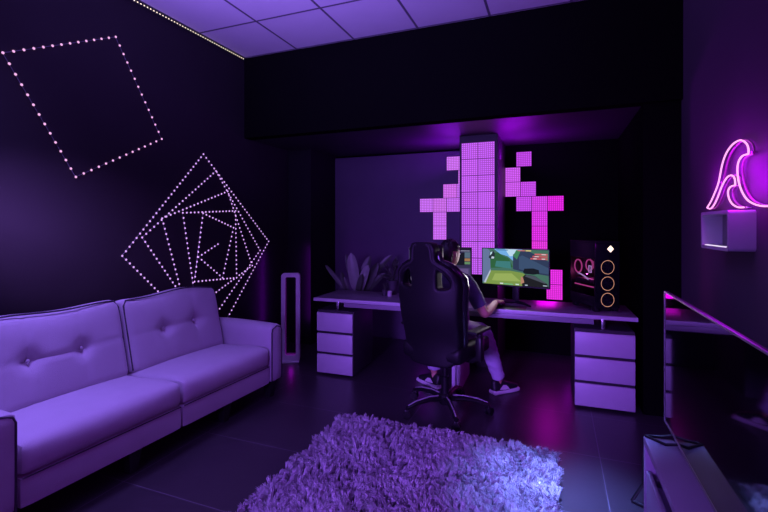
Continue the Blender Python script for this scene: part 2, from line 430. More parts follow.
# ------------------------------------------------------------------ sofa
sofa = thing('sofa', 'long pale grey two-cushion sofa with buttoned back against the left wall', 'sofa', (-2.29, 1.255, 0), -2.66)
SW = .905; SL = 1.785; SPLIT = [(0.004, SW-.004), (SW+.004, SL-.004)]
for i, (y0, y1) in enumerate(SPLIT):
    MB().soft((-.70, y0, .14), (0, y1, .285), .014, 14).build('base_panel', M['fabric'], sofa)
    MB().tube([(.002, y0+.01, .283), (.002, y1-.01, .283)], .004, 6).build('seam', M['piping'], sofa)
    def seatfn(q):
        if q.z > .36: q.z += .022*math.exp(-((q.x+.12)/.16)**2)
        return q
    MB().soft((-.62, y0, .285), (.004, y1, .425), .035, 26, (.012, 0, .022), seatfn).build('seat_cushion', M['fabric'], sofa)
    # back cushion: built upright then leaned back
    T = Matrix.Translation((-.47, 0, .415)) @ Matrix.Rotation(R(-13), 4, 'Y')
    H_ = .535; TH = .17; W_ = y1-y0
    bp_ = [(y0+W_*.34, .27), (y0+W_*.67, .27)]
    def backfn(q):
        fx = max(0, (q.x+TH/2)/(TH/2))
        if q.x > -TH*.5:
            d = 0
            for by, bz in bp_:
                rr = math.hypot(q.y-by, q.z-bz); d += .045*math.exp(-(rr/.05)**2) + .014*math.exp(-(rr/.15)**2)
                d += .008*math.exp(-((q.y-by)/.012)**2)
            d += .012*math.exp(-((q.z-.27)/.014)**2)*(1 if bp_[0][0]-.02 < q.y < bp_[1][0]+.02 else .5)
            q.x -= d*min(1, max(0, (q.x+TH*.5)/(TH*.5)))
            q.x -= .03*max(0, (q.z-.40)/.13)**2*.6
        q.z += .010*math.sin(q.y*9+i)*max(0, q.z/H_)
        return q
    bc = MB().soft((-TH, y0+.004, 0), (0, y1-.004, H_), .045, 44, (.035, 0, .015), backfn, T).build('back_cushion', M['fabric'], sofa)
    for by, bz in bp_:
        MB().ball((-.012, by, bz), (.006, .011, .011), 10, T).build('button', M['fabric'], bc)
    e0, e1 = y0+.03, y1-.03
    wave = lambda y: .010*math.sin(y*9+i)
    loop = [(-.020, e0-.014, .03), (-.020, e0-.014, H_-.05)]
    for k in range(13):
        q = k/12; y = e0+.01+(e1-e0-.02)*q; loop.append((-.024+.010*math.sin(PI*q), y, H_-.013+.014*math.sin(PI*q)**.6+wave(y)))
    loop += [(-.020, e1+.014, H_-.05), (-.020, e1+.014, .03)]
    MB().tube(loop, .006, 6, T=T).build('piping', M['piping'], bc)
for y0, y1, far in ((-.175, -.003, 0), (SL+.003, SL+.158, 1)):
    def armfn(q):
        if q.z > .4: q.z -= .05*max(0, (-q.x-.1)/.6)*0 + .02*((q.y-(y0+y1)/2)/.09)**2
        return q
    ar = MB().soft((-.74, y0, .14), (.012, y1, .615), .032, 20, (.006, .008, .012), armfn).build('armrest', M['fabric'], sofa)
    a0, a1 = y0+.012, y1-.012
    pts = [(.006, a0, .15), (.006, a0, .555), (.004, a0+.012, .583), (.004, (y0+y1)/2, .605), (.004, a1-.012, .583), (.006, a1, .555), (.006, a1, .15)]
    MB().tube(pts, .0055, 6).build('piping', M['piping'], ar)
MB().soft((-.78, .0, .14), (-.66, SL, .80), .03, 14).build('back_frame', M['fabric'], sofa)
for y in (-.06, .60, SL-.45, SL+.08):
    for x in (-.07, -.68):
        MB().add([(x-.025, y-.025, 0), (x+.025, y-.025, 0), (x+.025, y+.025, 0), (x-.025, y+.025, 0), (x-.04, y-.04, .141), (x+.04, y-.04, .141), (x+.04, y+.04, .141), (x-.04, y+.04, .141)],
                 [(3, 2, 1, 0), (4, 5, 6, 7), (0, 1, 5, 4), (1, 2, 6, 5), (2, 3, 7, 6), (3, 0, 4, 7)]).build('leg', M['blackwood'], sofa, False)

# ------------------------------------------------------------------ upright loop lamp beside the sofa
lp = thing('loop_lamp', 'tall upright rounded rectangular loop standing on the floor beside the sofa', 'lamp', (-2.64, 4.0, 0), 27)
def round_loop(w, z0, z1, r, n=6):
    pts = []
    for cx, cz, a0 in ((w-r, z1-r, 0), (-w+r, z1-r, 90), (-w+r, z0+r, 180), (w-r, z0+r, 270)):
        for k in range(n+1):
            a = R(a0+90*k/n); pts.append((cx+r*math.cos(a), cz+r*math.sin(a)))
    return pts
def frame_mesh(outer, inner, y0, y1):
    n = len(outer); v = []; f = []
    for y in (y0, y1):
        v += [(x, y, z) for x, z in outer]; v += [(x, y, z) for x, z in inner]
    for k in range(n):
        j = (k+1) % n
        f += [(k, n+k, n+j, j), (2*n+k, 2*n+j, 3*n+j, 3*n+k), (k, j, 2*n+j, 2*n+k), (n+k, 3*n+k, 3*n+j, n+j)]
    return v, f
MB().add(*frame_mesh(round_loop(.098, .012, .945, .03), round_loop(.056, .075, .905, .018), -.035, .035)).build('frame', M['lamp_shell'], lp)
MB().add(*frame_mesh(round_loop(.0555, .0755, .9045, .0175), round_loop(.052, .079, .901, .0145), -.02, .03)).build('glow_strip', emis('violet_glow', (.45, .03, .8), .10), lp)
MB().box((-.09, -.075, 0), (.09, .075, .014), .005).build('foot', M['lamp_shell'], lp)

gl_ = point('loop_light', (0, 0, .13), .12, (.6, .0, 1), .02); gl_.parent = lp
# ------------------------------------------------------------------ desks
def desk(name, label, loc, rot, flip, p0=.03, p1=.41):
    """1.4 m desk; local x 0 = outer end (pedestal side), front at y=0. flip mirrors it"""
    t = thing(name, label, 'desk', loc, rot)
    s = -1 if flip else 1
    def bx(a, b_, bev, nm, m, par=t):
        a = (a[0]*s, a[1], a[2]); b_ = (b_[0]*s, b_[1], b_[2])
        return MB().box(a, b_, bev).build(nm, m, par)
    bx((0, 0, .718), (1.3955, .56, .75), .003, 'tabletop', M['desk_top'])  # coloured darker so the top looks less lit than its edge
    bx((0, -.003, .7185), (1.3955, .0002, .7495), .001, 'lit_edge', M['white_lam'])  # paler strip paints in the light on the desk's front edge
    bx((.30, .055, .665), (1.37, .085, .705), .002, 'rail', M['rail'])
    bx((.30, .475, .63), (1.37, .495, .7175), .002, 'back_rail', M['white_lam'])
    bx((1.36, .02, 0), (1.392, .54, .7175), .002, 'panel_leg', M['white_lam'])
    ped = bx((p0, .035, .012), (p1, .54, .628), .003, 'pedestal', M['dark_lam'])
    for fx in (p0+.02, p1-.05):
        for fy in (.06, .49): bx((fx, fy, 0), (fx+.03, fy+.03, .0125), 0, 'foot', M['dark'], ped)
    for k in range(3):
        z0 = .022+k*.203
        dr = bx((p0+.001, .012, z0), (p1-.001, .034, z0+.178), .003, 'drawer', M['white_lam'])
        bx((p0+.006, .0335, z0+.178), (p1-.006, .037, z0+.2028), 0, 'gap_shade', M['dark'], dr)  # dark strip painting the shade in the gap above each drawer
    for px in ((p0+p1)/2,):
        for py in (.09, .45):
            bx((px-.015, py-.015, .6275), (px+.015, py+.015, .7185), .002, 'riser', M['chrome'])
    return t
A_ = 1.45
desk('desk', 'pale desk left of the gaming chair with plants behind, drawers at its left end', (-2.205, 3.735, 0), A_, False)
desk('desk', 'pale desk under the game monitor and computer tower, drawers at its right end', (.588, 3.735+2.793*math.tan(R(A_)), 0), A_, True, .015, .443)
DT = .75
def desk_y(x): return 3.735+(x+2.205)*math.tan(R(A_))

# ------------------------------------------------------------------ monitors
def monitor(label, loc, rot, picture, glow):
    """loc: desk point under the screen centre; screen faces local -y"""
    t = thing('monitor', label, 'monitor', loc, rot)
    w, z0, z1 = .305, .155, .498
    MB().box((-w, 0, z0), (w, .028, z1), .004).build('housing', M['black_plastic'], t)
    bez = MB().add(*frame_mesh([(-w, z0), (w, z0), (w, z1), (-w, z1)], [(-w+.007, z0+.012), (w-.007, z0+.012), (w-.007, z1-.007), (-w+.007, z1-.007)], -.004, .001)).build('bezel', M['black_plastic'], t, False)
    MB().box((-.03, .03, .02), (.03, .06, .36), .008).build('stand_neck', M['black_plastic'], t)
    for s in (-1, 1):
        MB().tube([(0, .045, .018), (s*.10, -.02, .015), (s*.17, -.10, .0115)], [.014, .012, .008], 8).build('stand_leg', M['black_plastic'], t)
    MB().tube([(0, .045, .018), (0, .12, .0135)], [.014, .010], 8).build('stand_leg', M['black_plastic'], t)
    mb = MB(); X0, X1, Z0, Z1 = -w+.007, w-.007, z0+.012, z1-.007
    for k, (col, st, poly) in enumerate(picture):
        m = emis('screen_colour', col, st, k == 0)
        mb.use(m); y = -.0002-.00006*k
        mb.add([(X0+(X1-X0)*a, y, Z0+(Z1-Z0)*b_) for a, b_ in poly], [tuple(range(len(poly)))])
    mb.build('screen_picture', None, t, False)
    sl = area('screen_light', (0, -.012, .33), (0, -1, .28), .5, glow[0], glow[1], .28, 100); sl.parent = t
    return t
def rc(a, b_, c_, d): return [(a, b_), (c_, b_), (c_, d), (a, d)]
game = [((.06, .16, .12), 1, rc(0, 0, 1, 1)),
        ((.17, .42, .78), 1, [(.18, 1), (.62, 1), (.58, .78), (.48, .68), (.40, .80), (.28, .86)]),
        ((.55, .78, .95), .9, [(.36, 1), (.55, 1), (.5, .82), (.43, .80)]),
        ((.03, .12, .05), 1, [(.12, .60), (.14, .86), (.25, .90), (.33, .80), (.42, .74), (.48, .50), (.12, .45)]),
        ((.05, .20, .20), 1, [(.20, .50), (.22, .66), (.44, .66), (.45, .46)]),
        ((.03, .045, .10), 1, [(.48, .45), (.48, .85), (.56, .97), (.72, .95), (1, .70), (1, .32), (.6, .40)]),
        ((.045, .08, .16), 1, [(.57, .46), (.57, .80), (.62, .84), (1, .52), (1, .36), (.62, .44)]),
        ((.05, .22, .10), 1, [(.48, .82), (.53, .98), (.60, .98), (.54, .72)]),
        ((.20, .30, .07), 1, [(.02, 0), (.14, .38), (.44, .40), (.62, .36), (.95, .04), (.9, 0)]),
        ((.34, .46, .12), .9, [(.15, .10), (.2, .30), (.46, .33), (.6, .12)]),
        ((.13, .18, .33), 1, [(0, 1), (0, .05), (.05, .02), (.13, .40), (.12, .93), (.08, 1)]),
        ((.58, .66, .80), .8, [(.02, .03), (.05, .02), (.13, .35), (.13, .42)]),
        ((.02, .03, .04), 1, [(.10, .74), (.12, .90), (.17, .95), (.20, .86), (.19, .74), (.14, .70)]),
        ((.5, .75, .85), 1, [(.115, .80), (.13, .90), (.16, .92), (.15, .86)]),
        ((.6, .7, .8), .9, [(.14, .72), (.15, .78), (.19, .77), (.18, .72)]),
        ((.015, .015, .02), 1, [(.62, 0), (.60, .20), (.66, .32), (.80, .30), (.98, .10), (1, 0)]),
        ((.01, .012, .02), 1, [(.63, .38), (.65, .48), (.78, .50), (.86, .46), (.87, .36), (.78, .33), (.66, .34)]),
        ((.07, .08, .11), 1, [(.66, .27), (.68, .31), (.80, .29), (.97, .12), (.94, .11)]),
        ((.45, .22, .15), 1, [(.595, .05), (.60, .26), (.63, .24), (.65, .10)]),
        ((.55, .10, .12), 1, rc(.77, .80, .985, .84)), ((.6, .12, .15), 1, rc(.80, .86, .985, .90)), ((.55, .10, .12), 1, rc(.74, .74, .985, .78)),
        ((.75, .65, .70), 1, rc(.80, .81, .86, .83)), ((.75, .65, .70), 1, rc(.90, .87, .96, .89)), ((.75, .65, .70), 1, rc(.78, .75, .83, .77)), ((.75, .65, .7), 1, rc(.90, .75, .95, .77)),
        ((.10, .25, .5), 1, rc(.22, .955, .40, .985)), ((.5, .15, .15), 1, rc(.55, .955, .66, .985)), ((.7, .55, .2), 1, rc(.67, .955, .75, .985)),
        ((.10, .6, .35), 1, rc(.34, .02, .48, .035)), ((.7, .8, .8), 1, rc(.28, .02, .33, .05)), ((.6, .8, .7), 1, rc(.52, .02, .57, .05)), ((.5, .6, .7), 1, rc(.66, .02, .70, .045)), ((.5, .6, .7), 1, rc(.92, .04, .98, .06))]
desktop = [((.035, .03, .08), 1, rc(0, 0, 1, 1)), ((.015, .012, .03), 1, rc(.0, .93, 1, 1)), ((.02, .02, .045), 1, rc(.02, .45, .60, .90)), ((.06, .045, .13), 1, rc(.62, .05, .99, .42)),
           ((.8, .8, .95), 1, rc(.03, .76, .10, .88)), ((.35, .35, .5), 1, rc(.03, .66, .09, .70)), ((.5, .5, .6), 1, rc(.02, .55, .07, .60)), ((.2, .2, .4), 1, rc(.03, .40, .09, .44)),
           ((.01, .01, .02), 1, rc(.76, .50, .90, .86)), ((.09, .14, .20), 1, rc(.90, .72, .985, .88)), ((.35, .18, .08), 1, rc(.90, .62, .985, .70)), ((.12, .25, .12), 1, rc(.90, .53, .985, .60)),
           ((.12, .08, .22), 1, rc(.80, .20, .96, .40)), ((.3, .3, .45), 1, rc(.84, .91, .98, .93)), ((.22, .16, .34), 1, [(.84, .12), (.86, .30), (.94, .24), (.97, .10)])]
monitor('widescreen monitor showing a bright green first person shooter game', (-.342, 4.075, DT), -13, game, (1.3, (.95, .85, 1)))
monitor('monitor with a dark desktop mostly hidden behind the gaming chair headrest', (-1.035, 4.10, DT), 6, desktop, (.4, (.7, .6, 1)))

# ------------------------------------------------------------------ computer tower
pc = thing('computer_tower', 'black computer tower with three glowing ring fans on the desk', 'computer', (.397, 3.975, DT), 27)
# local: front faces -y, left (window) side faces -x ; width .2, depth .42, height .57
W2, D0, D1, HT = .105, 0, .40, .575
mb = MB()
mb.box((-W2+.004, D0+.014, .03), (-W2+.012, D1, .12), .002); mb.box((-W2+.004, D0+.014, .43), (-W2+.012, D1, HT-.012), .002)
mb.box((W2-.008, D0+.014, .03), (W2, D1, HT-.012), .002); mb.box((-W2+.004, D1-.01, .03), (W2, D1, HT-.012), .002); mb.box((-W2+.004, D0+.014, .03), (W2, D1, .04), .002)
mb.build('case', M['black_plastic'], pc)
MB().box((-W2, D0, HT-.014), (W2, D1, HT), .004).build('top_panel', M['black_plastic'], pc)
fr = MB().box((-W2, D0, .028), (W2, D0+.016, HT-.015), .004).build('front_panel', M['black_gloss'], pc)
for z in (.098, .231, .364):
    fan = MB().tube([(math.cos(a)*.055, .002, z+math.sin(a)*.055) for a in np.linspace(0, 2*PI, 30)[:-1]], .0032, 6, True).build('ring_fan', M['ring'], pc)
    hb = MB(); hb.tube([(0, -.003, z), (0, .004, z)], .014, 12)
    for k in range(7):
        a = 2*PI*k/7
        hb.add([(.012*math.cos(a), -.0005, z+.012*math.sin(a)), (.044*math.cos(a+.2), -.0012, z+.044*math.sin(a+.2)), (.044*math.cos(a+.65), -.0004, z+.044*math.sin(a+.65)), (.012*math.cos(a+.6), -.0002, z+.012*math.sin(a+.6))], [(0, 1, 2, 3)])
    hb.build('blades', M['black_plastic'], fan)
MB().add([(.024, -.0015, .485), (.052, -.0015, .513), (.024, -.0015, .541), (-.004, -.0015, .513), (.024, .002, .485), (.052, .002, .513), (.024, .002, .541), (-.004, .002, .513)],
         [(0, 1, 2, 3), (7, 6, 5, 4), (0, 4, 5, 1), (1, 5, 6, 2), (2, 6, 7, 3), (3, 7, 4, 0)]).build('emblem', M['emblem'], pc, False)
gl = bpy.data.materials.new('smoked_glass'); gl.use_nodes = True; g_ = gl.node_tree.nodes['Principled BSDF']
g_.inputs['Base Color'].default_value = (.7, .68, .75, 1); g_.inputs['Roughness'].default_value = .02; g_.inputs['Transmission Weight'].default_value = 1; g_.inputs['IOR'].default_value = 1.1
MB().box((-W2, D0+.02, .12), (-W2+.003, D1-.004, .43), .0008).build('glass_side', gl, pc)
def yring(cx, cy, cz, r_): return [(cx, cy+math.cos(a)*r_, cz+math.sin(a)*r_) for a in np.linspace(0, 2*PI, 20)[:-1]]
MB().box((.06, .02, .05), (.066, D1-.015, HT-.03), .001).build('mainboard', mat('mainboard', (.05, .015, .03), .5), pc)
MB().tube(yring(-.085, .29, .35, .055), .006, 6, True).build('cooler_fan', M['pc_pink'], pc)
MB().tube(yring(-.085, .13, .37, .045), .005, 6, True).build('cooler_fan', M['pc_pink'], pc)
MB().box((-.085, .06, .215), (.05, .33, .25), .005).build('graphics_card', mat('card_black', (.03, .02, .03), .4), pc)
MB().box((-.09, .05, .19), (-.085, .34, .20), .001).build('card_light', M['pc_pink'], pc)
MB().add(*frame_mesh(rc(.10, .31, .14, .37), rc(.108, .318, .132, .362), 0, .004), T=Matrix.Translation((-.092, -.02, 0)) @ Matrix.Rotation(R(90), 4, 'Z')).build('pump_display', M['pc_white'], pc, False)
MB().tube([(-.08, .30, .29), (-.09, .24, .285), (-.09, .18, .27), (-.085, .14, .25)], .006, 8).build('cable', M['pc_white'], pc)
for x in (-.08, .08):
    for y in (.04, .34): MB().box((x-.018, y-.03, 0), (x+.018, y+.03, .031), .004).build('foot', M['black_plastic'], pc)

il = point('case_light', (-.045, .24, .285), .5, (1, .10, .5), .003); il.parent = pc
# ------------------------------------------------------------------ small things on the desks
px, py = -.40, 3.925
t = tag(MB().box((px-.115, py-.12, DT), (px+.17, py+.05, DT+.004), .0015).build('mouse_pad', M['black_plastic']), 'dark mouse pad on the desk under the right hand', 'mouse pad')
ms = thing('computer_mouse', 'black mouse under the right hand on the mouse pad', 'mouse', (-.445, 3.925, DT+.004), -8)
MB().soft((-.03, -.055, 0), (.03, .06, .03), .013, 12, (0, 0, .006)).build('shell', M['black_plastic'], ms)
MB().tube([(0, .030, .031), (0, .042, .029)], .004, 8).build('scroll_wheel', M['trim'], ms)
def cup(label, x, y, r_, h, m, items):
    t = thing('plant_pot' if items else 'cup', label, 'pot' if items else 'cup', (x, y, DT))
    MB().lathe([(r_*.75, 0), (r_*.9, h*.5), (r_, h), (r_*.86, h), (r_*.7, h*.72)], 20).build('pot', m, t)
    return t
dp = cup('tiny dark pot with a small sprig at the back of the left desk', -1.60, 4.10, .030, .055, M['pot'], True)
mb = MB()
for k in range(12):
    a = k*2.4; r_ = .012+.022*random.random(); h = .05+.045*random.random()
    mb.tube([(0, 0, .045), (r_*.5*math.cos(a), r_*.5*math.sin(a), .045+h*.6), (r_*math.cos(a), r_*math.sin(a), .045+h)], [.003, .005, .001], 5)
mb.build('sprig', M['leaf'], dp)
c2 = cup('small white cup next to the tiny dark pot on the left desk', -1.535, 4.07, .026, .05, M['white_pot'], False)
bp2 = thing('potted_plant', 'small bushy potted plant half hidden by the left edge of the gaming chair', 'plant', (-1.555, 4.21, DT)); bp2.scale = (1.25, 1.25, 1.9)
MB().lathe([(.035, 0), (.045, .06), (.05, .075), (.042, .075), (.04, .06)], 20).build('pot', M['pot'], bp2)
mb = MB()
for k in range(46):
    a = random.uniform(0, 2*PI); el = random.uniform(.15, 1.4); L = random.uniform(.05, .11)
    d = Vector((math.cos(a)*math.cos(el), math.sin(a)*math.cos(el), math.sin(el))); sd = d.cross(Vector((0, 0, 1))).normalized()*.014
    p0 = Vector((0, 0, .07)); p1 = p0+d*L; p2 = p1+d*.045+Vector((0, 0, -.008)); n_ = d.cross(sd).normalized()*.003
    mb.add([p0, p0+d*L*.98, p1+d*.02+sd+n_, p2, p1+d*.02-sd+n_, p1+d*.02-n_], [(1, 2, 5), (2, 3, 5), (3, 4, 5), (4, 1, 5)])
    mb.tube([p0, p1], .0015, 4)
mb.build('foliage', M['leaf'], bp2)

# big-leaved plant in a floor pot behind the left desk
pl = thing('leafy_plant', 'broad-leaved plant rising behind the left end of the desk', 'plant', (-2.19, 4.66, 0))
MB().lathe([(.12, 0), (.15, .18), (.165, .34), (.145, .34), (.14, .30)], 28).build('pot', M['pot'], pl)
MB().lathe([(.139, .28), (.139, .302), (.02, .306)], 20).build('soil', M['soil'], pl)
def leaf(base, tip, width, bend, face, m, curl=.25):
    """a leaf blade from base to tip with a stalk, widest at mid; face = rough normal"""
    b_, tp_ = Vector(base), Vector(tip); tp_.z = .74+(tp_.z-.74)*.92; tp_.x *= .92; width *= .66; ax = tp_-b_; n = 12; mb = MB(); v = []; f = []
    fc = Vector(face); sd = ax.cross(fc).normalized(); nr = sd.cross(ax).normalized()
    for i in range(n+1):
        q = i/n; c_ = b_+ax*q+nr*bend*math.sin(q*PI/1.4)
        w = width*.5*math.sqrt(max(0, 1-abs(2*q**.9-1)**2.6))+.0015
        for k, s_ in enumerate((-1, -.5, 0, .5, 1)):
            v.append(c_+sd*w*s_+nr*w*curl*(abs(s_)**1.3))
    for i in range(n):
        for k in range(4): f.append((i*5+k, i*5+k+1, (i+1)*5+k+1, (i+1)*5+k))
    mb.add(v, f)
    o0 = len(mb.v); mb.add([Vector(x)-nr*.002 for x in v], [tuple(reversed(q)) for q in f])
    mb.tube([Vector((0, 0, .28)), Vector((b_.x*.45, b_.y*.45, .28+(b_.z-.28)*.55)), b_, b_+ax*.25+nr*bend*.5], [.009, .007, .005, .002], 6)
    return mb.build('leaf', m, pl)
leaf((.02, 0, .68), (-.045, -.02, 1.17), .19, .02, (.25, -1, .1), M['leaf_pale'])
leaf((.06, -.05, .66), (.22, -.06, 1.03), .15, .03, (.2, -1, .2), M['leaf_pale'])
leaf((.06, 0, .62), (.30, .02, 1.06), .15, .03, (.6, -.8, .1), M['leaf'])
leaf((-.08, -.02, .66), (-.41, -.03, 1.0), .075, .02, (.1, -1, .5), M['leaf'])
leaf((-.05, -.04, .64), (-.15, -.06, .93), .12, .02, (-.2, -1, .2), M['leaf'])
leaf((-.02, -.08, .62), (-.10, -.10, .87), .06, .01, (.3, -1, .3), M['leaf'])
leaf((.02, .08, .75), (.14, .16, 1.12), .15, .02, (.1, -1, .1), M['leaf'])
leaf((.08, .07, .74), (.46, .14, 1.14), .11, .04, (.1, -1, .4), M['leaf'])
leaf((-.06, .07, .72), (-.20, .14, 1.14), .08, .02, (.1, -1, .3), M['leaf'])
leaf((.06, -.07, .62), (.16, -.1, .92), .11, .02, (0, -1, .3), M['leaf'])
leaf((.10, .03, .64), (.40, .05, .92), .10, .03, (.2, -1, .5), M['leaf'])

# ------------------------------------------------------------------ gaming chair
CH = (-.805, 3.37, 0); CR = -15
ch = thing('gaming_chair', 'black high-backed gaming chair with the player sitting in it, seen from behind', 'chair', CH, CR)
MB().lathe([(.045, .06), (.05, .075), (.05, .125), (.036, .14)], 20).build('hub', M['black_plastic'], ch)
MB().lathe([(.03, .13), (.03, .27), (.021, .275), (.021, .42)], 16).build('gas_lift', M['black_plastic'], ch)
for k in range(5):
    a = R(24+72*k); d = Vector((math.cos(a), math.sin(a), 0)); T = Matrix.Rotation(a, 4, 'Z')
    lg = MB().tube([(.03, 0, .10), (.14, 0, .112), (.25, 0, .10), (.335, 0, .075)], [.028, .025, .022, .019], 10, T=T, flat=.75).build('base_leg', M['black_plastic'], ch)
    MB().tube([(.06, 0, .128), (.14, 0, .132), (.25, 0, .118), (.325, 0, .093)], .005, 6, T=T).build('metal_trim', M['satin'], lg)
    a2 = random.uniform(0, 6.28); T2 = Matrix.Translation(d*.335) @ Matrix.Rotation(a2, 4, 'Z')
    cs = MB()
    for s in (-1, 1): cs.tube([(s*.008, 0, .029), (s*.026, 0, .029)], .029, 16, T=T2)
    cs.tube([(0, 0, .03), (0, 0, .075)], .009, 8, T=T2).box((-.009, -.022, .025), (.009, .022, .062), .005, T=T2)
    cs.build('caster', M['black_plastic'], ch)
MB().box((-.11, -.12, .415), (.11, .12, .455), .01).box((-.16, -.03, .42), (-.05, .03, .44), .006).build('tilt_mechanism', M['black_plastic'], ch)
MB().tube([(.08, .03, .435), (.2, .06, .43), (.27, .07, .425)], [.007, .007, .011], 8).build('tilt_lever', M['black_plastic'], ch)
def chseat(q):
    if q.z > .49: q.z += .03*min(1, (abs(q.x)/.24)**3)
    return q
MB().soft((-.25, -.24, .45), (.25, .30, .545), .035, 22, (0, .01, .012), chseat).build('seat', M['leather'], ch)
# backrest: outline with two harness holes, given thickness, wrapped forward at the sides
prof = [(.43, .13), (.45, .185), (.50, .215), (.60, .230), (.75, .240), (.90, .250), (1.0, .258), (1.06, .256), (1.105, .240), (1.14, .208), (1.165, .165), (1.185, .125), (1.21, .106), (1.275, .102), (1.305, .092), (1.318, .07)]
cd = bpy.data.curves.new('tmp', 'CURVE'); cd.dimensions = '2D'; cd.fill_mode = 'BOTH'; cd.extrude = .034; cd.bevel_depth = .014; cd.bevel_resolution = 3
def spline(pts):
    sp_ = cd.splines.new('POLY'); sp_.points.add(len(pts)-1); sp_.use_cyclic_u = True
    for p, q in zip(sp_.points, pts): p.co = (q[0], q[1], 0, 1)
def smooth_loop(pts, n=6):
    out = []; N = len(pts)
    for i in range(N):
        p0, p1, p2, p3 = [Vector(pts[(i+j) % N]) for j in (-1, 0, 1, 2)]
        for k in range(n):
            t_ = k/n
            out.append(tuple(.5*((2*p1)+(-p0+p2)*t_+(2*p0-5*p1+4*p2-p3)*t_*t_+(-p0+3*p1-3*p2+p3)*t_**3)))
    return out
spline(smooth_loop([(w-.012, z) for z, w in prof]+[(-w+.012, z) for z, w in reversed(prof)], 4))
for s in (-1, 1): spline(smooth_loop([(s*.098, .995), (s*.096, 1.09), (s*.106, 1.142), (s*.135, 1.142), (s*.182, 1.098), (s*.212, 1.045), (s*.204, 1.0), (s*.15, .985)], 5))
co = bpy.data.objects.new('tmp', cd); C.objects.link(co)
cv, cf = evaluated(co); discard(co)
cv, cf = remesh([(cv, cf)], .009, 2)
def backmap(x, z, off):
    """x across, z up, off = out of the back plane (positive towards the rear)"""
    k = max(0, 1-max(0, z-1.05)/.2)
    y = -.225-(z-.45)*.115 - off + .9*x*x*k + .05*max(0, z-1.12) + .05*math.exp(-((z-.60)/.16)**2)*.5
    return (x, y, z)
bk = MB().add([backmap(x, y, z*(1+.35*math.exp(-((y-.8)/.2)**2))) for x, y, z in cv], cf).build('backrest', M['leather'], ch, True, 180)
for s in (-1, 1):
    pts = []
    for z, w in [(z, w) for z, w in prof if .5 <= z <= 1.1]+[(1.14, .208), (1.165, .165), (1.19, .122), (1.26, .10)]:
        pts.append(backmap(s*(w-.012), z, -.055 if z < 1.1 else -.03))
    MB().tube(pts, [.024, .034, .038, .040, .042, .042, .040, .036, .030, .026, .022, .016][:len(pts)], 10).build('side_bolster', M['bolster'], bk)
    pts = [backmap(s*(w-.03-.02*(z < 1)), z, .046) for z, w in prof if .62 <= z <= 1.32]
    MB().tube(pts, .0085, 8).build('edge_trim', M['dark'], bk)
    rim = smooth_loop([(s*.098, .995), (s*.096, 1.09), (s*.106, 1.142), (s*.135, 1.142), (s*.182, 1.098), (s*.212, 1.045), (s*.204, 1.0), (s*.15, .985)], 4)
    MB().tube([backmap(x, z, .042) for x, z in rim], .007, 6, True).build('hole_rim', M['dark'], bk)
MB().soft((-.105, -.262, 1.20), (.105, -.205, 1.315), .022, 12, (0, .01, 0)).build('head_pillow', M['leather'], ch)
for s in (-1, 1):
    ar = MB().box((s*.285-.022, -.02, .44), (s*.285+.022, .05, .62), .008).box((s*.285-.017, -.012, .60), (s*.285+.017, .042, .665), .006)
    ar.tube([(s*.10, .015, .435), (s*.22, .015, .43), (s*.285, .015, .46)], .022, 8)
    arm = ar.build('armrest', M['black_plastic'], ch)
    MB().soft((s*.285-.045, -.14, .658), (s*.285+.045, .13, .686), .013, 14).build('arm_pad', M['leather'], arm)

# ------------------------------------------------------------------ the person
pe = thing('person', 'person in navy T-shirt and light jeans seated in the gaming chair, right hand forward', 'person', (0, 0, 0))
V = Vector
hipc = V((-.795, 3.42, .62)); rh = V((-.705, 3.43, .61)); lh = V((-.885, 3.47, .61))
waist = V((-.80, 3.43, .76)); chest = V((-.805, 3.475, .95)); neckb = V((-.81, 3.51, 1.06)); neckt = V((-.812, 3.535, 1.125))
rs = V((-.650, 3.475, 1.01)); ls = V((-.975, 3.555, 1.01))
re_ = V((-.520, 3.515, .745)); rw = V((-.462, 3.775, .812))
le_ = V((-1.10, 3.60, .76)); lw = V((-1.005, 3.85, .806))
rk = V((-.575, 3.80, .555)); ra = V((-.452, 3.90, .115))
lk = V((-1.02, 3.80, .545)); la = V((-1.02, 3.845, .115))
mid = lambda a, b_, t_=.5: a.lerp(b_, t_)
geo = []
nodes = [(hipc, (.14, .11)), (waist, (.125, .10)), (chest, (.145, .105)), (neckb, (.07, .065)), (neckt, (.055, .055)),
         (mid(chest, rs, .65)+V((0, 0, .03)), (.075, .07)), (rs, (.055, .055)), (mid(rs, re_), (.045, .045)), (re_, (.038, .038)), (mid(re_, rw, .35), (.04, .04)), (rw, (.026, .024)),
         (mid(chest, ls, .65)+V((0, 0, .03)), (.075, .07)), (ls, (.055, .055)), (mid(ls, le_), (.045, .045)), (le_, (.038, .038)), (mid(le_, lw, .35), (.04, .04)), (lw, (.026, .024)),
         (rh, (.10, .10)), (mid(rh, rk), (.08, .08)), (rk, (.06, .06)), (mid(rk, ra, .35), (.058, .058)), (ra, (.035, .035)),
         (lh, (.10, .10)), (mid(lh, lk), (.08, .08)), (lk, (.06, .06)), (mid(lk, la, .35), (.058, .058)), (la, (.035, .035))]
edges = [(0, 1), (1, 2), (2, 3), (3, 4), (2, 5), (5, 6), (6, 7), (7, 8), (8, 9), (9, 10), (2, 11), (11, 12), (12, 13), (13, 14), (14, 15), (15, 16),
         (0, 17), (17, 18), (18, 19), (19, 20), (20, 21), (0, 22), (22, 23), (23, 24), (24, 25), (25, 26)]
geo.append(skin(nodes, edges, 2))
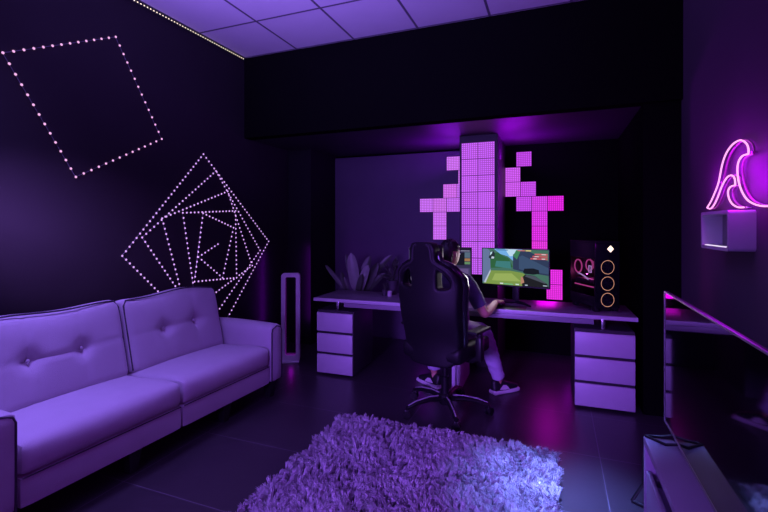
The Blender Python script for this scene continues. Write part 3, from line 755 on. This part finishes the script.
# feet
def foot(an, toe_dir):
    d = V(toe_dir).normalized()
    return chain([(an+V((0, 0, .02)), .034), (an-d*.02-V((0, 0, .05)), .038), (an+d*.07-V((0, 0, .07)), .034), (an+d*.15-V((0, 0, .085)), .026)], 1)
RT = V((.70, .71, 0)); LT = V((-.86, .5, 0))
geo += [foot(ra, RT), foot(la, LT)]
# hands: palm and five unequal bent fingers resting on mouse or desk
def hand(w, fwd, side, z):
    """w wrist, fwd forward unit, side = towards the thumb"""
    f = V(fwd).normalized(); s_ = V(side).normalized(); out = []
    pc_ = w+f*.055; pc_.z = z+.022
    out.append(chain([(w, (.026, .022)), (w+f*.03+V((0, 0, (pc_.z-w.z)*.5)), (.034, .02)), (pc_+f*.01, (.040, .017)), (pc_+f*.035, (.038, .014))], 2))
    for k, (off, L) in enumerate(((.030, .072), (.010, .080), (-.011, .074), (-.030, .058))):
        b0 = pc_+f*.03+s_*off; dr = (f+s_*off*3).normalized()
        out.append(chain([(b0-dr*.03, .0098), (b0+V((0, 0, .003)), .0098), (b0+dr*L*.42+V((0, 0, .004)), .0088), (b0+dr*L*.74+V((0, 0, -.006)), .008), (b0+dr*L+V((0, 0, -.015)), .0068)], 1))
    b0 = w+f*.035+s_*.028; b0.z = pc_.z-.004
    dr = (f*.7+s_*.62).normalized()
    out.append(chain([(b0-dr*.02, .012), (b0+dr*.015, .0115), (b0+dr*.042-V((0, 0, .004)), .0098), (b0+dr*.042+f*.026-V((0, 0, .009)), .008)], 1))
    return out
geo += hand(rw, (.10, .98, 0), (-1, .1, 0), DT+.030)
geo += hand(lw, (.45, .88, 0), (.88, -.45, 0), DT+.004)
# head: turned to the right towards the game monitor
HY_ = R(-32); HC = V((-.812, 3.555, 1.215))
HM = Matrix.Translation(HC) @ Matrix.Rotation(HY_, 4, 'Z') @ Matrix.Rotation(R(-6), 4, 'X')    # face looks along local +y
def headmesh():
    bm_ = bmesh.new(); bmesh.ops.create_uvsphere(bm_, u_segments=32, v_segments=24, radius=1)
    for v in bm_.verts:
        x, y, z = v.co
        wx = .074*(1-.22*max(0, -z)**1.5); wy = .094*(1-.10*max(0, -z))
        X, Y_, Z_ = x*wx, y*wy, z*.116
        if y < 0 and z < -.2: Y_ *= 1-.35*(-z-.2)
        if y > .2 and z < -.35: Y_ += .010*(1-abs(x))
        if y > 0: Y_ -= .010*math.exp(-((Z_-.012)/.016)**2)*math.exp(-((abs(X)-.031)/.018)**2)
        v.co = (X, Y_, Z_)
    bm_.verts.index_update()
    r = ([tuple(HM @ v.co) for v in bm_.verts], [[v.index for v in f.verts] for f in bm_.faces]); bm_.free(); return r
geo.append(headmesh())
geo.append(chain([(HM @ V((0, .080, .022)), .008), (HM @ V((0, .094, -.005)), .010), (HM @ V((0, .104, -.022)), .012), (HM @ V((0, .088, -.030)), .010)], 1))
for s in (-1, 1):
    geo.append(chain([(HM @ V((s*.066, -.004, -.03)), .008), (HM @ V((s*.074, -.008, -.012)), .010), (HM @ V((s*.078, -.014, .012)), .012), (HM @ V((s*.074, -.004, .026)), .008)], 1))
geo.append(chain([(HM @ V((-.022, .083, -.052)), .006), (HM @ V((0, .090, -.051)), .008), (HM @ V((.022, .083, -.052)), .006)], 1))
geo.append(chain([(neckb, .062), (neckt, .056), (HM @ V((0, -.02, -.05)), .055)], 1))
bv, bf = remesh(geo, .0055, 3)
MB().add(bv, bf).build('body', M['skin'], pe, True, 180)
hm = MB()
# hair shell with a face opening
bm_ = bmesh.new(); bmesh.ops.create_uvsphere(bm_, u_segments=36, v_segments=28, radius=1)
kill = []
for v in bm_.verts:
    x, y, z = v.co
    if (y > .30 and z < .52-.0*abs(x)) or (z < -.38 and y > -.25) or z < -.62 or (z < .12 and abs(x) > .55 and y > -.22): kill.append(v)
    n_ = .004*math.sin(x*23+z*17)+.003*math.sin(y*31+x*11)
    v.co = HM @ V((x*(.084+n_), y*(.106+n_)-.002, z*(.127+n_)+.002))
bmesh.ops.delete(bm_, geom=kill, context='VERTS')
r_ = bmesh.ops.solidify(bm_, geom=list(bm_.faces), thickness=.012)
hm.bm(bm_); hm.build('hair', M['hair'], pe, True, 180)
eye = MB()
for s in (-1, 1): eye.ball((s*.031, .080, .012), (.013, .010, .007), 12, HM)
eye.build('eyes', M['sneaker_white'], pe)
ir = MB()
for s in (-1, 1): ir.ball((s*.031, .0885, .012), (.005, .003, .005), 10, HM)
ir.build('irises', M['hair'], pe)
br = MB()
for s in (-1, 1): br.tube([HM @ V((s*.014, .092, .030)), HM @ V((s*.032, .088, .036)), HM @ V((s*.050, .072, .030))], [.003, .004, .002], 6)
br.build('eyebrows', M['hair'], pe)
# clothes follow the body surface
BV = np.array(bv); bn_ = np.zeros_like(BV)
for f in bf:
    p = BV[list(f)]; n_ = np.cross(p[1]-p[0], p[2]-p[0]); bn_[list(f)] += n_
bn_ /= np.linalg.norm(bn_, axis=1, keepdims=True)+1e-12
SEG = [('torso', hipc, waist), ('torso', waist, chest), ('torso', chest, neckb), ('neck', neckb, neckt), ('head', neckt, HC), ('torso', chest, rs), ('torso', chest, ls),
       ('arm', rs, re_), ('fore', re_, rw), ('fore', rw, rw+V((.02, .18, 0))), ('arm', ls, le_), ('fore', le_, lw), ('fore', lw, lw+V((.08, .16, 0))),
       ('hip', hipc-V((0, 0, .05)), rh), ('hip', hipc-V((0, 0, .05)), lh), ('thigh', rh, rk), ('shin', rk, ra), ('thigh', lh, lk), ('shin', lk, la), ('foot', ra, ra+RT*.18-V((0, 0, .08))), ('foot', la, la+LT*.18-V((0, 0, .08)))]
best = np.full(len(BV), 9.); kind = np.zeros(len(BV), int); tt = np.zeros(len(BV))
for k, (nm, a, b_) in enumerate(SEG):
    a = np.array(a); d = np.array(b_)-a; t_ = np.clip(((BV-a)@d)/(d@d), 0, 1)
    dist = np.linalg.norm(BV-a-t_[:, None]*d, axis=1); w = dist < best
    best[w] = dist[w]; kind[w] = k; tt[w] = t_[w]
KN = np.array([q[0] for q in SEG])[kind]
def garment(name, mask, off, m, fold):
    fs_ = [f for f in bf if all(mask[i] for i in f)]
    used = sorted({i for f in fs_ for i in f}); ix = {q: k for k, q in enumerate(used)}
    P = BV[used]; o_ = (off[used] if hasattr(off, '__len__') else off) + fold*(np.sin(P[:, 2]*95+P[:, 0]*40)*np.sin(P[:, 1]*50+P[:, 2]*30))
    Q = P+bn_[used]*np.reshape(o_, (-1, 1))
    b2 = bmesh.new(); vv = [b2.verts.new(q) for q in Q]
    for f in fs_: b2.faces.new([vv[ix[i]] for i in f])
    bmesh.ops.smooth_vert(b2, verts=b2.verts, factor=.5, use_axis_x=True, use_axis_y=True, use_axis_z=True)
    # turned hem: the border folds a little inwards
    ed = [e for e in b2.edges if e.is_boundary]; b2.normal_update()
    nrm = {v: v.normal.copy() for e in ed for v in e.verts}
    ex = bmesh.ops.extrude_edge_only(b2, edges=ed)
    for v in ex['geom']:
        if isinstance(v, bmesh.types.BMVert):
            near = min(nrm, key=lambda q: (q.co-v.co).length_squared); v.co -= nrm[near]*.008
    return MB().bm(b2).build(name, m, pe, True, 180)
Zb = BV[:, 2]
shirt = ((KN == 'torso') & (Zb > .68)) | ((KN == 'hip') & (Zb > .68)) | ((KN == 'arm') & (tt < .74)) | ((KN == 'neck') & (tt < .12))
garment('tshirt', shirt, np.where(KN == 'arm', .013+.008*tt, .016), M['shirt'], .0015)
jean = ((KN == 'torso') & (Zb < .72)) | (KN == 'hip') | (KN == 'thigh') | ((KN == 'shin') & (tt < np.where(BV[:, 0] < -.8, .88, .95)))
garment('jeans', jean, np.where(KN == 'shin', .012+.010*tt, .010), M['jeans'], .003)
# sneakers
def sneaker(an, d):
    d = V(d).normalized(); T = Matrix.Translation((an.x, an.y, 0)) @ Matrix.Rotation(math.atan2(d.y, d.x), 4, 'Z')    # toe along local +x
    def sole_fn(q):
        t_ = (q.x+.085)/.28; q.y *= .80+.28*math.sin(PI*min(1, max(0, t_*.8+.1)))-.12*math.exp(-((t_-.45)/.16)**2); q.z += .018*max(0, t_-.75)**2*8*.25; return q
    sh = MB().soft((-.085, -.048, 0), (.197, .048, .036), .014, 20, (0, 0, 0), sole_fn, T).build('sneaker', M['sneaker_white'], pe)
    def up_fn(q):
        t_ = (q.x+.08)/.265; q.y *= (.78+.27*math.sin(PI*min(1, max(0, t_*.8+.1))))*(1-.35*max(0, (q.z-.03)/.08)); 
        if q.z > .05: q.z = .05+(q.z-.05)*max(.12, 1-1.25*max(0, t_-.28))
        return q
    MB().soft((-.08, -.043, .022), (.185, .043, .124), .026, 22, (0, 0, 0), up_fn, T).build('upper', M['sneaker_black'], sh)
    pn = MB()
    for s in (-1, 1):
        pn.add([T @ V(p) for p in ((-.03, s*.0425, .045), (.03, s*.047, .040), (.075, s*.0475, .042), (.045, s*.040, .075), (.012, s*.038, .080))], [(0, 1, 2, 3, 4)])
    pn.build('white_panel', M['sneaker_white'], sh)
    lc = MB()
    for k in range(4): lc.tube([T @ V((.05+k*.022, -.02, .089-k*.009)), T @ V((.055+k*.022, 0, .094-k*.009)), T @ V((.05+k*.022, .02, .089-k*.009))], .003, 6)
    lc.build('laces', M['sneaker_white'], sh)
sneaker(ra, RT); sneaker(la, LT)

# ------------------------------------------------------------------ shag rug
rug = thing('rug', 'thick shaggy pale rug on the dark tiles behind the gaming chair', 'rug', (0, 0, 0))
RX0, RX1, RY0, RY1 = -1.47, .035, 1.15, 2.94
MB().box((RX0+.02, RY0+.02, 0), (RX1-.02, RY1-.02, .018), .006).build('backing', M['rug_back'], rug)
def shag():
    # tufts on a jittered grid, each a splayed bundle of curling strands
    gx, gy = np.meshgrid(np.arange(RX0+.02, RX1-.015, .0235), np.arange(RY0+.02, RY1-.015, .0235))
    cx = gx.ravel()+np.random.uniform(-.009, .009, gx.size); cy = gy.ravel()+np.random.uniform(-.009, .009, gx.size)
    NT = cx.size; per = 20; N = NT*per
    hgt = np.random.uniform(.042, .066, NT); swirl = 3*np.sin(cx*9+2)+2.5*np.cos(cy*11+cx*5)+np.random.normal(0, .9, NT)
    t_ = np.repeat(np.arange(NT), per)
    th = np.random.uniform(0, 2*PI, N); spread = np.random.uniform(.0, .020, N)
    L = hgt[t_]*np.random.uniform(.75, 1.08, N); r0 = np.random.uniform(.0018, .0032, N); curl = np.random.normal(0, 1.2, N)
    V_ = []
    for q, rr in ((0, .8), (.4, 1.1), (.75, 1.0), (1.0, .35)):
        a_ = th+curl*q
        px_ = cx[t_]+np.cos(a_)*spread*q**1.3+np.cos(swirl[t_])*.022*q**2; py_ = cy[t_]+np.sin(a_)*spread*q**1.3+np.sin(swirl[t_])*.022*q**2
        pz = .014+L*np.sin(q*1.35)/.976
        for k in range(3):
            a = 2*PI*k/3+th
            V_.append(np.stack([px_+np.cos(a)*r0*rr, py_+np.sin(a)*r0*rr, pz], 1))
    V_ = np.stack(V_, 1).reshape(-1, 3)
    fb = []
    for s_ in range(3):
        for k in range(3): fb.append((s_*3+k, s_*3+(k+1) % 3, s_*3+3+(k+1) % 3, s_*3+3+k))
    fb = np.array(fb); Fs = (np.arange(N)[:, None, None]*12+fb[None]).reshape(-1, 4)
    me = bpy.data.meshes.new('pile'); me.from_pydata(V_.tolist(), [], Fs.tolist()); me.update()
    me.polygons.foreach_set('use_smooth', [True]*len(me.polygons)); me.materials.append(M['pile'])
    o = bpy.data.objects.new('pile', me); C.objects.link(o); o.parent = rug
    tag(o, kind='stuff')
shag()

# ------------------------------------------------------------------ television on its console at the right
con = thing('tv_console', 'long low pale console under the television at the right edge', 'console', (.365, 2.225, 0))
# local: x 0 = front, runs to negative y (towards the camera)
CL, CD, CT = 1.35, .36, .52
MB().box((0, -CL, CT-.03), (CD, 0, CT), .003).build('top', M['console'], con)
MB().box((.0, -.03, .10), (CD, 0, CT-.0302), .003).build('side_panel', M['console'], con)
MB().box((.0, -CL, .10), (CD, -CL+.03, CT-.0302), .003).build('side_panel', M['console'], con)
MB().box((0, -CL+.0302, .10), (CD, -.0302, .13), .003).build('bottom_panel', M['console'], con)
MB().box((CD-.012, -CL+.0302, .1302), (CD-.002, -.0302, CT-.0302), .002).build('back_panel', M['console'], con)
MB().box((.02, -CL+.0302, .30), (CD-.0125, -.0302, .318), .002).build('shelf', M['console'], con)
for k in range(2):
    y1 = -.034-k*.645; y0 = y1-.64
    dr = MB().box((.004, y0, .1325), (.022, y1, .385), .003).build('drawer', M['console'], con)
    MB().tube([(0, (y0+y1)/2-.06, .32), (-.018, (y0+y1)/2-.055, .32), (-.018, (y0+y1)/2+.055, .32), (0, (y0+y1)/2+.06, .32)], .005, 8).build('handle', M['chrome'], dr)
for x in (.05, CD-.05):
    for y in (-.08, -CL+.08): MB().tube([(x, y, .0), (x, y, .1005)], [.012, .02], 10).build('leg', M['blackwood'], con)
tv = thing('television', 'large black flat television standing on the console, reflecting the desk', 'television', (.475, 2.225, CT))
# screen faces -x; far end at y=+.15
TZ0, TZ1, TY0, TY1 = .022, .627, -.93, .15
MB().box((.003, TY0, TZ0), (.014, TY1, TZ1), .002).box((.0135, TY0+.1, TZ0+.02), (.05, TY1-.1, TZ0+.32), .01).build('housing', M['black_plastic'], tv)
MB().box((0, TY0+.006, TZ0+.008), (.0028, TY1-.006, TZ1-.006)).build('screen', M['tv_screen'], tv, False)
fm = frame_mesh([(TY0, TZ0), (TY1, TZ0), (TY1, TZ1), (TY0, TZ1)], [(TY0+.006, TZ0+.008), (TY1-.006, TZ0+.008), (TY1-.006, TZ1-.006), (TY0+.006, TZ1-.006)], -.003, .003)
MB().add([(y, x, z) for x, y, z in fm[0]], [tuple(reversed(f)) for f in fm[1]]).build('bezel', mat('dark_bezel', (.3, .28, .32), .35, metal=.6), tv, False)
for yy in (-.012, -.68):
    ft = MB().tube([(.02, yy+.012, .028), (-.04, yy+.004, .010), (-.104, yy-.002, .0065), (-.04, yy-.06, .0065), (.02, yy-.085, .028)], .0062, 8)
    ft.tube([(.02, yy+.012, .028), (.09, yy, .0065), (.10, yy-.02, .0065), (.02, yy-.085, .028)], .006, 8)
    ft.build('foot', M['black_plastic'], tv)
st = thing('folding_stand', 'black angled metal foot of a stand poking out from behind the console', 'stand', (.43, 2.62, 0))
MB().tube([(-.055, -.01, .008), (0, 0, .11), (.12, .08, .008)], .009, 8).build('leg', M['black_plastic'], st)
MB().tube([(-.055, -.01, .008), (.05, -.07, .008)], .008, 8).build('leg', M['black_plastic'], st)
MB().tube([(0, 0, .105), (0, 0, .25)], .009, 8).build('pole', M['black_plastic'], st)

# ------------------------------------------------------------------ neon sign and box shelf on the right wall
ns = thing('neon_sign', 'pink neon wave sign glowing on the right wall above the box shelf', 'neon sign', (XR, 2.75, 1.55))
def cat(pts, n=8):
    out = []; P = [V(p) for p in pts]
    for i in range(len(P)-1):
        p0, p1, p2, p3 = P[max(0, i-1)], P[i], P[i+1], P[min(len(P)-1, i+2)]
        for k in range(n):
            t_ = k/n; out.append(.5*((2*p1)+(-p0+p2)*t_+(2*p0-5*p1+4*p2-p3)*t_*t_+(-p0+3*p1-3*p2+p3)*t_**3))
    out.append(P[-1]); return out
def nz(pts, off=0):
    o = []
    for a, b_ in pts:
        p = at_x(690+a/3.65, 120+b_/3.65, XR-.035); o.append(p-V((XR+off, 2.75, 1.55)))
    return cat(o)
strokes = [[(63, 319), (76, 298), (92, 262), (105, 225), (117, 165), (132, 122), (155, 90), (182, 74), (204, 84), (213, 104), (213, 122)],
           [(213, 124), (192, 131), (178, 150), (173, 180), (177, 222), (190, 262), (210, 292), (238, 308), (266, 314), (288, 314)],
           [(63, 321), (76, 323), (90, 306), (104, 275), (117, 240), (135, 210), (152, 202), (163, 214), (165, 236)],
           [(165, 238), (148, 244), (139, 260), (142, 285), (154, 306), (174, 318), (196, 319)]]
for s_ in strokes:
    p = nz(s_)
    tb = MB().tube(p, .0043, 8).build('neon_tube', M['neon'], ns)
    MB().tube([q+V((.022, 0, 0)) for q in p], .005, 6).build('backing_rail', mat('pink_rail', (.35, .1, .25), .4), tb)
for a, b_ in ((150, 95), (213, 118), (105, 228), (196, 318), (240, 309)):
    p = nz([(a, b_), (a+1, b_)])[0]
    MB().tube([p+V((.012, 0, 0)), p+V((.0345, 0, 0))], .005, 8).build('standoff', M['chrome'], ns)
for yy, zz, pw in ((.30, .12, 2.8), (-.02, .22, 3.6), (-.20, .10, 3.4)):
    nl = point('neon_light', (-.10, yy, zz), pw, (.52, .0, 1), .08); nl.parent = ns
bxs = thing('box_shelf', 'small pale open-fronted box shelf on the right wall under the neon sign', 'shelf', (XR, 2.55, 1.327))
MB().add([(x, y, z) for y, x, z in frame_mesh(round_loop(.212, 0, .2, .018), round_loop(.194, .017, .183, .012), -.108, 0)[0]], [tuple(reversed(f)) for f in frame_mesh(round_loop(.212, 0, .2, .018), round_loop(.194, .017, .183, .012), 0, 1)[1]],
         Matrix.Translation((0, .212, 0))).build('shell', M['white_lam'], bxs)
MB().box((-.100, .03, .0172), (-.085, .39, .021), .002).build('glow_bar', emis('shelf_glow', (.9, .75, 1), 1.2), bxs)
MB().box((-.012, .014, .013), (-.001, .41, .187)).build('back_panel', M['desk_top'], bxs, False)
